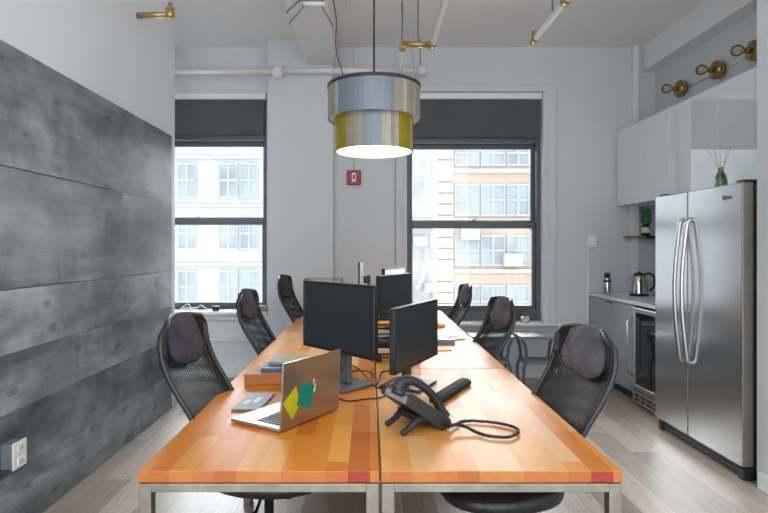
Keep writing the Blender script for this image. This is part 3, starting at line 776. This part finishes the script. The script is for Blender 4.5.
def liner(r_, z0, z1, name, t=.002):
    MB().lathe([(r_, z0), (r_, z1), (r_-t, z1), (r_-t, z0), (r_, z0)], (0, 0, 0), 48).build(name, 'lining', pl)
liner(.271, .196, .385, 'upper_lining'); liner(.229, .001, .21, 'lower_lining')
MB().lathe([(.23, .205), (.272, .205), (.272, .209), (.23, .209), (.23, .205)], (0, 0, 0), 48).build('tier_ring', 'lining', pl)
MB().lathe([(0, .19), (.228, .19), (.228, .196), (0, .196)], (0, 0, 0), 48).build('diffuser', 'glow', pl)
b = MB()
for k in range(3):
    a = 2*PI*k/3+.3; b.tube([(0, 0, .39), (.27*math.cos(a), .27*math.sin(a), .39)], .005, 6)
b.lathe([(.03, .37), (.03, .42), (0, .43)], (0, 0, 0), 16); b.build('spider', 'lamp_dark', pl)
MB().tube([(0, 0, .42), (0, 0, CEIL-1.98)], .006, 8).build('power_cord', 'black', pl)
for k, a in enumerate((R(175), R(5), R(90))):
    MB().tube([(.27*math.cos(a), .27*math.sin(a), .395), (.05*math.cos(a), .05*math.sin(a), CEIL-1.99)], .0015, 5).build('suspension_wire', 'greymetal', pl)
MB().lathe([(.07, CEIL-1.98-.035), (.07, CEIL-1.98-.001), (.0, CEIL-1.98-.001)], (0, 0, 0), 24).build('canopy', 'lamp_dark', pl)

# ------------------------------------------------------------------ pipes
def pipe_thing(name, label, cat, parts):
    r = thing(name, label, cat, parts[0][2][0])
    T = Vector(parts[0][2][0])
    for nm, mat, pts, rad in parts:
        MB().tube([Vector(p)-T for p in pts], rad, 14).build(nm, mat, r)
    return r
z = 3.235
pipe_thing('wall_pipe', 'white horizontal pipe below the ceiling along the window wall', 'pipe', [
    ('pipe_run', 'pipe', [(-2.98, 5.80, z-.02), (-.98, 5.80, z-.005)], .026), ('pipe_run', 'pipe', [(-.95, 5.80, z), (.55, 5.80, z+.005)], .030),
    ('coupling', 'pipe', [(-1.01, 5.80, z-.005), (-.90, 5.80, z)], .052), ('coupling', 'pipe', [(-.955, 5.80, z-.075), (-.955, 5.80, z+.03)], .045),
    ('end_cap', 'pipe', [(.50, 5.80, z+.005), (.60, 5.80, z+.005)], .045), ('hanger_rod', 'greymetal', [(.52, 5.80, z), (.52, 5.80, CEIL)], .006)])
z = 3.15
xa = (439-CX)*4.83/F+.02; xb = (405-CX)*4.83/F
xa = 62*4.83/F; xb = 33*4.83/F
pipe_thing('sprinkler_pipe', 'white pipe with a brass jog in the ceiling near the lamp', 'pipe', [
    ('pipe_run', 'pipe', [(xa, YF, z), (xa, 4.80, z)], .026), ('brass_elbow', 'brass', [(xa, 4.76, z), (xa, 4.86, z)], .034),
    ('brass_joint', 'brass', [(xa+.01, 4.83, z), (xb-.01, 4.83, z+.01)], .027), ('brass_elbow', 'brass', [(xb, 4.81, z), (xb, 4.90, z)], .034),
    ('pipe_run', 'pipe', [(xb, 4.86, z), (xb-.0, 6.08, z)], .026),
    ('hanger_rod', 'greymetal', [(xb, 4.95, z), (xb, 4.95, CEIL)], .007), ('hanger_rod', 'greymetal', [(xa-.12, 4.83, z), (xa-.12, 4.83, CEIL)], .006)])
x3 = 1.385
pipe_thing('sprinkler_pipe', 'short white pipe ending in a brass sprinkler head, right of the lamp', 'pipe', [
    ('pipe_run', 'pipe', [(x3, YF, z), (x3, 4.72, z)], .025), ('brass_elbow', 'brass', [(x3, 4.66, z), (x3, 4.76, z)], .031),
    ('sprinkler_head', 'brass', [(x3, 4.75, z), (x3, 4.75, z+.09)], .016), ('coupling', 'brass', [(x3, 3.92, z), (x3, 4.0, z)], .033),
    ('hanger_rod', 'greymetal', [(x3, 4.25, z), (x3, 4.25, CEIL)], .006)])
pipe_thing('brass_pipe', 'brass pipe with an upturned sprinkler coming out of the left wall', 'pipe', [
    ('pipe_run', 'brass', [(XL, 4.23, 3.155), (-1.50, 4.23, 3.165)], .022), ('elbow', 'brass', [(-1.51, 4.23, 3.13), (-1.51, 4.23, 3.21)], .032), ('sprinkler_head', 'brass', [(-1.51, 4.23, 3.2), (-1.51, 4.23, 3.25)], .014)])
# bracket lamp on the duct
br = thing('bracket_fixture', 'metal bracket fixture with splayed arms under the ceiling duct', 'ceiling fixture', (-.50, 4.35, 3.33))
b = MB()
MB().tube([(-.02, 0, -.03), (.15, 0, -.035)], .018, 10).build('tube', 'white', br)
for q in ([(-.15, 0, -.10), (-.04, 0, 0), (-.04, 0, -.001)], [(-.13, .03, -.17), (-.02, .02, -.05), (-.02, .02, 0)], [(.13, 0, 0), (.13, 0, -.06), (.21, .02, -.20)], [(-.04, 0, -.003), (.14, 0, -.012)]):
    MB().tube(q, .007, 6).build('arm', 'greymetal', br)
# red wire
cable([(-.31, 4.2, 3.55), (-.295, 4.6, 3.40), (-.30, 5.0, 3.42), (-.325, 5.35, 3.30), (-.29, 5.6, 3.20), (-.28, 5.95, 3.17), (-.285, 6.06, 3.06)], 'thin red wire looping down beside the ceiling duct', .006, 'wire', 'redwire')
# fire alarm
c = P(354, 178, 6.08)
al = thing('fire_alarm', 'red fire alarm box on the wall under the lamp', 'fire alarm', (c.x, 6.08, c.z))
MB().box(-.075, .075, -.045, 0, -.078, .078).build('housing', 'red', al, bevel=.008)
MB().box(-.022, .022, -.049, -.044, -.045, .05).build('strobe', 'white', al, bevel=.004)
MB().box(-.01, .01, -.051, -.048, -.02, .03).build('strobe_slot', 'black', al)
MB().tube([(0, -.012, .078), (0, -.012, CEIL-c.z)], .008, 8).build('conduit', 'white', al)
# thin conduit by right window
c = P(591, 241, 6.07)
ob = thing('wall_switch_box', 'white switch box on the back wall left of the kitchen', 'electrical box', (c.x, 6.08, c.z))
MB().box(-.055, .055, -.04, 0, -.065, .065).build('box', 'white', ob, bevel=.006); MB().box(-.012, .012, -.046, -.04, -.02, .02).build('switch', 'white', ob)
MB().tube([(-.035, -.014, -.06), (-.035, -.014, -c.z+.13)], .012, 8).build('conduit', 'white', ob)
# outlet on the plank wall
ol = thing('wall_outlet', 'surface-mounted outlet box on the grey plank wall', 'outlet', (-1.73, 2.665, .42))
MB().box(0, .06, -.05, .05, -.06, .06).build('box', 'greymetal', ol, bevel=.008)
MB().box(.059, .066, -.052, .052, -.064, .064).build('cover_plate', 'white', ol, bevel=.006)
for z_ in (-.032, .032):
    q = MB().box(.066, .072, -.024, .024, z_-.02, z_+.02).build('socket', 'white', ol, bevel=.006)
    MB().box(.0715, .0725, -.01, -.006, z_-.008, z_+.008).box(.0715, .0725, .006, .01, z_-.008, z_+.008).build('slot', 'black', q)

# ------------------------------------------------------------------ kitchen
fx = 2.22
fg = thing('refrigerator', 'stainless side-by-side refrigerator standing against the kitchen wall', 'refrigerator', (fx, 3.85, 0))
y0, y1 = 3.34-3.85, 4.36-3.85; ys = 3.915-3.85
MB().box(.085, .83, y0+.02, y1-.02, .03, 1.765).build('body', 'dark', fg, bevel=.006)
d = MB().box(0, .07, y0, ys-.004, .09, 1.795).build('door', ['ss', 'olive_metal'], fg, bevel=.006)
d2 = MB().box(0, .07, ys+.004, y1, .09, 1.795).build('door', ['ss', 'olive_metal'], fg, bevel=.006)
for o in (d, d2):
    for p in o.data.polygons:
        if abs(p.normal.y) > .5 or p.normal.x > .5: p.material_index = 1
for dd, yy in ((d, ys-.045), (d2, ys+.045)):
    pts = [(.0, yy, 1.60), (-.022, yy, 1.585)]+[(-.03-.038*math.sin(PI*t/12), yy+(.03 if yy < ys else -.0)*0, 1.56-.92*t/12) for t in range(13)]+[(-.022, yy, .615), (0, yy, .60)]
    MB().tube(smooth_path(pts, 3), .0135, 10).build('handle', 'ss2', dd)
b = MB(); b.box(.04, .08, y0+.01, y1-.01, .012, .082)
for k in range(3): b.box(.03, .045, y0+.05, y1-.05, .02+k*.02, .028+k*.02)
b.build('grille', 'black', fg, bevel=.003)
for yy in (y0+.02, y1-.06): MB().box(.02, .10, yy, yy+.05, .0, .07).build('foot', 'black', fg, bevel=.006)
for yy in (y0+.015, y1-.09): MB().box(.02, .12, yy, yy+.07, 1.79, 1.812).build('hinge_cover', 'black', fg, bevel=.004)
# wordmark on the door
cu = bpy.data.curves.new('wordmark', 'FONT'); cu.body = 'Whirlpool'; cu.size = .030; cu.shear = .35; cu.extrude = .0006; cu.align_x = 'CENTER'; cu.space_character = 1.05
tmp = bpy.data.objects.new('wordmark_tmp', cu); COL.objects.link(tmp); dg = bpy.context.evaluated_depsgraph_get()
me = bpy.data.meshes.new_from_object(tmp.evaluated_get(dg)); bpy.data.objects.remove(tmp)
me.materials.clear(); me.materials.append(M['greymetal'])
lo = bpy.data.objects.new('logo', me); COL.objects.link(lo); lo.parent = d
lo.matrix_local = Matrix.Translation((-.0012, -.367, 1.702)) @ Matrix(((0, 0, -1, 0), (-.70, 0, 0, 0), (0, 1.35, 0, 0), (0, 0, 0, 1)))
rg = [(-.0012, -.367-.048*math.cos(t), 1.716+.013*math.sin(t)+.008*math.cos(t)) for t in [R(200+k*10) for k in range(26)]]
MB().tube(rg, .0012, 5).build('swoosh', 'greymetal', d)

# base cabinets
def door_panel(x, ya, yb, za, zb, par, mat='cab', t=.02):
    return MB().box(x-t, x, ya+.002, yb-.002, za, zb).build('door', mat, par, bevel=.002)
cx0 = 2.39
bc = thing('base_cabinet', 'grey two-door base cabinet under the kettle', 'cabinet', (cx0, 5.54, 0))
MB().box(.0, .66, -.505, .505, .10, .885).build('body', 'cab', bc); MB().box(.05, .6, -.505, .505, 0, .10).build('plinth', 'dark', bc)
MB().box(-.02, .66, .507, .52, 0, .885).build('side_panel', 'wood', bc)
for a, b_, k in ((-.505, 0, .46), (0, .505, .04)):
    dd = MB().box(-.02, 0, a+.002, b_-.002, .10, .88).build('door', 'cab', bc, bevel=.002)
    hy_ = (-.04 if a < 0 else .04)
    MB().box(-.03, -.018, hy_-.02, hy_+.02, .86, .875).build('handle', 'black', dd)
wc = thing('beverage_cooler', 'black glass-door beverage cooler between cabinet and refrigerator', 'wine cooler', (cx0, 4.72, 0))
MB().box(.0, .62, -.295, .31, .08, .87).build('body', 'black', wc)
dd = MB(); dd.box(-.04, -.005, -.29, .305, .83, .87); dd.box(-.04, -.005, -.29, .305, .15, .19); dd.box(-.04, -.005, -.29, -.25, .19, .83); dd.box(-.04, -.005, .265, .305, .19, .83)
dd = dd.build('door', 'ss2', wc, bevel=.003); MB().box(-.03, -.01, -.25, .265, .19, .83).build('pane', 'glassdark', dd)
MB().tube([(-.04, .285, .78), (-.09, .285, .74), (-.09, .285, .30), (-.04, .285, .26)], .010, 8).build('handle', 'ss2', dd)
b = MB(); b.box(-.035, .0, -.29, .305, .03, .14)
b.build('grille', 'ss2', wc, bevel=.003)
b = MB()
for k in range(5):
    for j in range(2): b.box(-.038, -.034, -.26+k*.11, -.18+k*.11, .055+j*.035, .075+j*.035)
b.build('vent_slots', 'black', wc)
MB().box(.05, .6, -.29, .305, 0, .03).build('plinth', 'black', wc)
ct = MB().box(2.365, 3.10, 4.40, 6.075, .89, .92).build('countertop', 'counter', bevel=.003); tag(ct, 'thin white countertop over the grey cabinets', 'countertop')
# upper cabinets
ux = 2.67; seams = [6.05, 5.54, 5.0, 4.66, 4.31, 3.80, 3.31]
ulab = ['leftmost white upper cabinet, next to the back wall', 'second white upper cabinet from the back wall, beside the refrigerator top',
        'third white upper cabinet from the back wall, above the refrigerator left edge', 'fourth upper cabinet from the back wall, left of the reed diffuser',
        'fifth upper cabinet, directly behind the reed diffuser', 'white upper cabinet at the end nearest the camera, right of the reed diffuser']
for i in range(6):
    a, b_ = seams[i+1], seams[i]; m_ = (a+b_)/2; h_ = (b_-a)/2
    u = thing('wall_cabinet', ulab[i], 'cabinet', (ux, m_, 1.855), group='glossy white wall cabinets')
    MB().box(.02, .425, -h_+.001, h_-.001, .0, .795).build('body', 'white', u)
    MB().box(0, .02, -h_+.0015, h_-.0015, -.004, .797).build('door', 'gloss', u, bevel=.0015)
# wall behind between? backsplash shelf
sh = thing('wall_shelf', 'small wooden shelf under the upper cabinets', 'shelf', (2.93, 5.99, 1.51))
MB().box(-.18, .165, -.09, .085, 0, .018).build('board', 'wood', sh, bevel=.002)
MB().box(-.02, .165, -.098, -.088, -.012, .02).build('bracket', 'black', sh)
p_ = (2.93, 5.95, 1.529)
pb = thing('potted_plant', 'small leafy plant in a labelled jar on the wooden shelf', 'plant', p_)
MB().lathe([(0, 0), (.04, 0), (.042, .02), (.042, .10), (.03, .12), (.028, .13)], (0, 0, 0), 16).build('jar', 'dark', pb)
MB().lathe([(.0425, .03), (.043, .03), (.043, .09), (.0425, .09)], (0, 0, 0), 16).build('label', 'paper', pb)
b = MB()
for k in range(10):
    a = k*2.4; q = Vector((math.cos(a)*.03, math.sin(a)*.03, .16+.012*k)); b.pillow(q, (.028, .008, .04), .9, 10, 8, mat=Matrix.Translation((0, 0, 0)))
b.build('leaves', 'leafg', pb)
kt = thing('electric_kettle', 'stainless electric kettle with black handle on the countertop', 'kettle', (2.70, 5.62, .92))
MB().lathe([(0, .0), (.088, 0), (.09, .02), (.088, .022)], (0, 0, 0), 28).build('base', 'black', kt)
MB().lathe([(.085, .023), (.085, .03), (.075, .12), (.062, .19), (.055, .205)], (0, 0, 0), 28).build('body', 'kettle', kt)
MB().lathe([(.056, .205), (.052, .222), (.02, .232), (.012, .245), (0, .247)], (0, 0, 0), 24).build('lid', 'black', kt)
MB().tube(smooth_path([(.045, -.02, .215), (.085, -.035, .225), (.125, -.05, .19), (.125, -.05, .10), (.088, -.035, .05)], 6), .012, 8).build('handle', 'black', kt)
MB().tube([(-.055, .01, .17), (-.078, .015, .185), (-.09, .017, .20)], [.02, .016, .01], 8).build('spout', 'kettle', kt)
cable([(2.81, 5.58, .93), (2.85, 5.60, .93), (2.93, 5.60, 1.0), (3.05, 5.66, 1.10), (3.095, 5.68, 1.14)], 'black kettle lead running up to the wall', .004)
th = thing('steel_flask', 'steel vacuum flask with black lid on the countertop corner', 'flask', (2.47, 5.83, .92))
MB().lathe([(0, 0), (.034, 0), (.036, .01), (.036, .16), (.03, .175)], (0, 0, 0), 20).build('body', 'kettle', th)
MB().lathe([(.031, .175), (.031, .21), (.022, .222), (0, .224)], (0, 0, 0), 20).build('lid', 'black', th)
MB().lathe([(.0365, .125), (.037, .125), (.037, .15), (.0365, .15)], (0, 0, 0), 20).build('band', 'black', th)
# reed diffuser on the fridge
rd = thing('reed_diffuser', 'green glass bottle with thin reeds on top of the refrigerator', 'diffuser', (2.50, 3.99, 1.766))
MB().lathe([(0, 0), (.040, 0), (.042, .03), (.042, .10), (.036, .14), (.018, .18), (.016, .205), (.018, .207)], (0, 0, 0), 20).build('bottle', 'bottle_g', rd)
for a, t_ in ((0.2, .035), (1.6, .05), (2.9, .055), (4.0, .03), (5.1, .045)):
    MB().tube([(0, 0, .06), (math.cos(a)*t_*.4, math.sin(a)*t_*.4, .2), (math.cos(a)*t_*1.6, math.sin(a)*t_*1.6, .345)], .0015, 5).build('reed', 'reed', rd)
# sconces
slab = ['amber brass wall lamp nearest the back wall, farthest of the three', 'middle one of the three amber brass wall lamps', 'amber brass wall lamp at the right edge, nearest the camera']
sc0 = None
for i, yy in enumerate((5.50, 4.92, 4.44)):
    if sc0 is None:
        s = thing('wall_sconce', slab[0], 'wall lamp', (3.10, yy, 2.965), group='brass wall lamps above the cabinets'); sc0 = s
        MB().lathe([(0, 0), (.05, 0), (.06, -.012), (.078, -.02), (.082, -.05), (.078, -.078), (.06, -.088), (0, -.09)], (0, 0, 0), 20, 'x').build('wall_mount', 'sconce', s)
        MB().lathe([(.026, -.088), (.026, -.115), (.018, -.125), (0, -.125)], (0, 0, 0), 16, 'x').build('socket', 'sconce', s)
        bo = MB().lathe([(.014, -.12), (.018, -.135), (.04, -.165), (.047, -.19), (.04, -.215), (.02, -.232), (0, -.236)], (0, 0, 0), 20, 'x').build('bulb', 'bulb', s)
        MB().tube([(-.125, 0, 0), (-.17, .012, .01), (-.19, 0, -.01), (-.17, -.012, .01), (-.14, 0, 0)], .002, 5).build('filament', 'filament', bo)
    else:
        dup(sc0, (3.10, yy, 2.965), 0, slab[i])
o = MB().tube([(0, -1.15, 0), (0, 1.15, 0)], .009, 8).build('lamp_conduit', 'white'); o.location = (3.09, 4.44, 2.965); tag(o, 'thin white conduit linking the wall lamps above the cabinets', 'conduit')

# ------------------------------------------------------------------ under the right window: two metal benches
def bench(x, y, label):
    r = thing('metal_bench', label, 'bench', (x, y, 0), group='grey metal benches under the window')
    w = .21; q = .017
    MB().box(-w, w, -.14, .14, .50, .535).build('top', 'greymetal', r, bevel=.004)
    MB().box(-w+.05, w-.05, -.12, .12, .26, .29).build('lower_shelf', 'greymetal', r, bevel=.004)
    for sx in (-1, 1):
        for sy in (-1, 1):
            yv = sy*.115
            b = MB()
            b.tube([(sx*(w-.02), yv, .50), (sx*(w-.02)-sx*.03, yv, .44), (sx*(w-.07), yv, .30), (sx*(w-.035), yv, .22), (sx*(w-.035), yv, 0)], q, 4, sm=False)
            b.build('leg', 'greymetal', r)
    return r
bench(1.68, 5.60, 'grey metal bench under the window, right one beside the kitchen chair')
bench(1.20, 5.60, 'grey metal bench under the window, left one behind the middle right chair')

# sill objects
p_ = (525-CX)*5.97/F
pp = thing('potted_succulent', 'tiny plant in a cream pot on the right window sill', 'plant', (p_, 5.97, .605))
MB().lathe([(0, 0), (.036, 0), (.045, .025), (.045, .06), (.036, .065)], (0, 0, 0), 16).build('pot', 'pot', pp)
b = MB()
for k in range(9):
    a = k*.7; b.tube([(0, 0, .05), (math.cos(a)*.02, math.sin(a)*.02, .09), (math.cos(a)*.05, math.sin(a)*.05, .10+.02*(k % 3))], [.008, .007, .001], 6)
b.build('leaves', 'leafg', pp)
zs = .731
o = MB().lathe([(0, 0), (.035, 0), (.038, .01), (.038, .045), (.033, .05), (0, .05)], (0, 0, 0), 18).build('round_tin', 'black'); o.location = ((216-CX)*5.97/F, 5.97, zs); tag(o, 'small black round tin on the left window sill', 'tin')
o = MB().box(-.05, .05, -.05, .05, 0, .055).build('wood_block', 'wood', bevel=.003); o.location = (-1.14, 5.98, zs); tag(o, 'small wooden block at the right end of the left sill', 'block')
cable([(-2.04, 5.97, zs+.006), (-1.99, 6.0, zs+.05), (-1.93, 5.96, zs+.07), (-1.90, 5.94, zs+.01), (-1.97, 5.98, zs+.006), (-2.0, 6.02, zs+.02), (-1.86, 6.0, zs+.03), (-1.80, 5.96, zs+.06), (-1.74, 5.98, zs+.006), (-1.82, 5.93, zs+.006), (-1.70, 5.95, zs+.02), (-1.66, 5.97, zs+.006)], 'tangled white cable on the left window sill', .006, 'cable', 'white')
o = MB().tube([(-2.9, 5.97, .43), (-1.09, 5.97, .415)], .016, 10).build('heating_pipe', 'white'); tag(o, 'white heating pipe running below the left window sill', 'pipe')

# ------------------------------------------------------------------ light
w = bpy.data.worlds.new('world'); scn.world = w; w.use_nodes = True
nt = w.node_tree; bg = nt.nodes['Background']; bg.inputs[0].default_value = (.91, .96, 1.0, 1)
tc = nt.nodes.new('ShaderNodeTexCoord'); sp = nt.nodes.new('ShaderNodeSeparateXYZ'); nt.links.new(tc.outputs['Generated'], sp.inputs[0])
mr = nt.nodes.new('ShaderNodeMapRange'); mr.interpolation_type = 'SMOOTHSTEP'
for k_, v_ in (('From Min', .1), ('From Max', .9), ('To Min', 1.75), ('To Max', 11.0)): mr.inputs[k_].default_value = v_
nt.links.new(sp.outputs['Y'], mr.inputs['Value']); nt.links.new(mr.outputs[0], bg.inputs[1])
def portal(x, y, z, sx, sz, rot):
    l = bpy.data.lights.new('portal', 'AREA'); l.shape = 'RECTANGLE'; l.size = sx; l.size_y = sz; l.cycles.is_portal = True
    o = bpy.data.objects.new('portal', l); COL.objects.link(o); o.location = (x, y, z); o.rotation_euler = rot; return o
portal((W1[0]+W1[1])/2, 6.38, (W1[2]+W1[3])/2, W1[1]-W1[0], W1[3]-W1[2], (-PI/2, 0, 0))
portal((W2[0]+W2[1])/2, 6.38, (W2[2]+W2[3])/2, W2[1]-W2[0], W2[3]-W2[2], (-PI/2, 0, 0))
portal(.26, YF, CEIL/2, 4.1, CEIL, (PI/2, 0, 0))
l = bpy.data.lights.new('lamp_bulb', 'POINT'); l.energy = 8; l.color = (1, .80, .55); l.shadow_soft_size = .05
o = bpy.data.objects.new('lamp_bulb', l); COL.objects.link(o); o.location = (lx, ly, 2.08)

cam = bpy.data.cameras.new('camera'); co = bpy.data.objects.new('camera', cam); COL.objects.link(co)
co.location = (0, 0, HC); co.rotation_euler = (PI/2, 0, 0)
cam.sensor_width = 36; cam.lens = F/768*36; cam.shift_x = (384-CX)/768; cam.shift_y = -(256.5-CY)/768; cam.clip_start = .05; cam.clip_end = 200
scn.camera = co
vs = scn.view_settings; vs.view_transform = 'Standard'; vs.look = 'None'; vs.gamma = 1; vs.exposure = 1.0; vs.use_curve_mapping = False
scn.cycles.use_denoising = True
scn.cycles.max_bounces = 10; scn.cycles.diffuse_bounces = 6; scn.cycles.transparent_max_bounces = 16
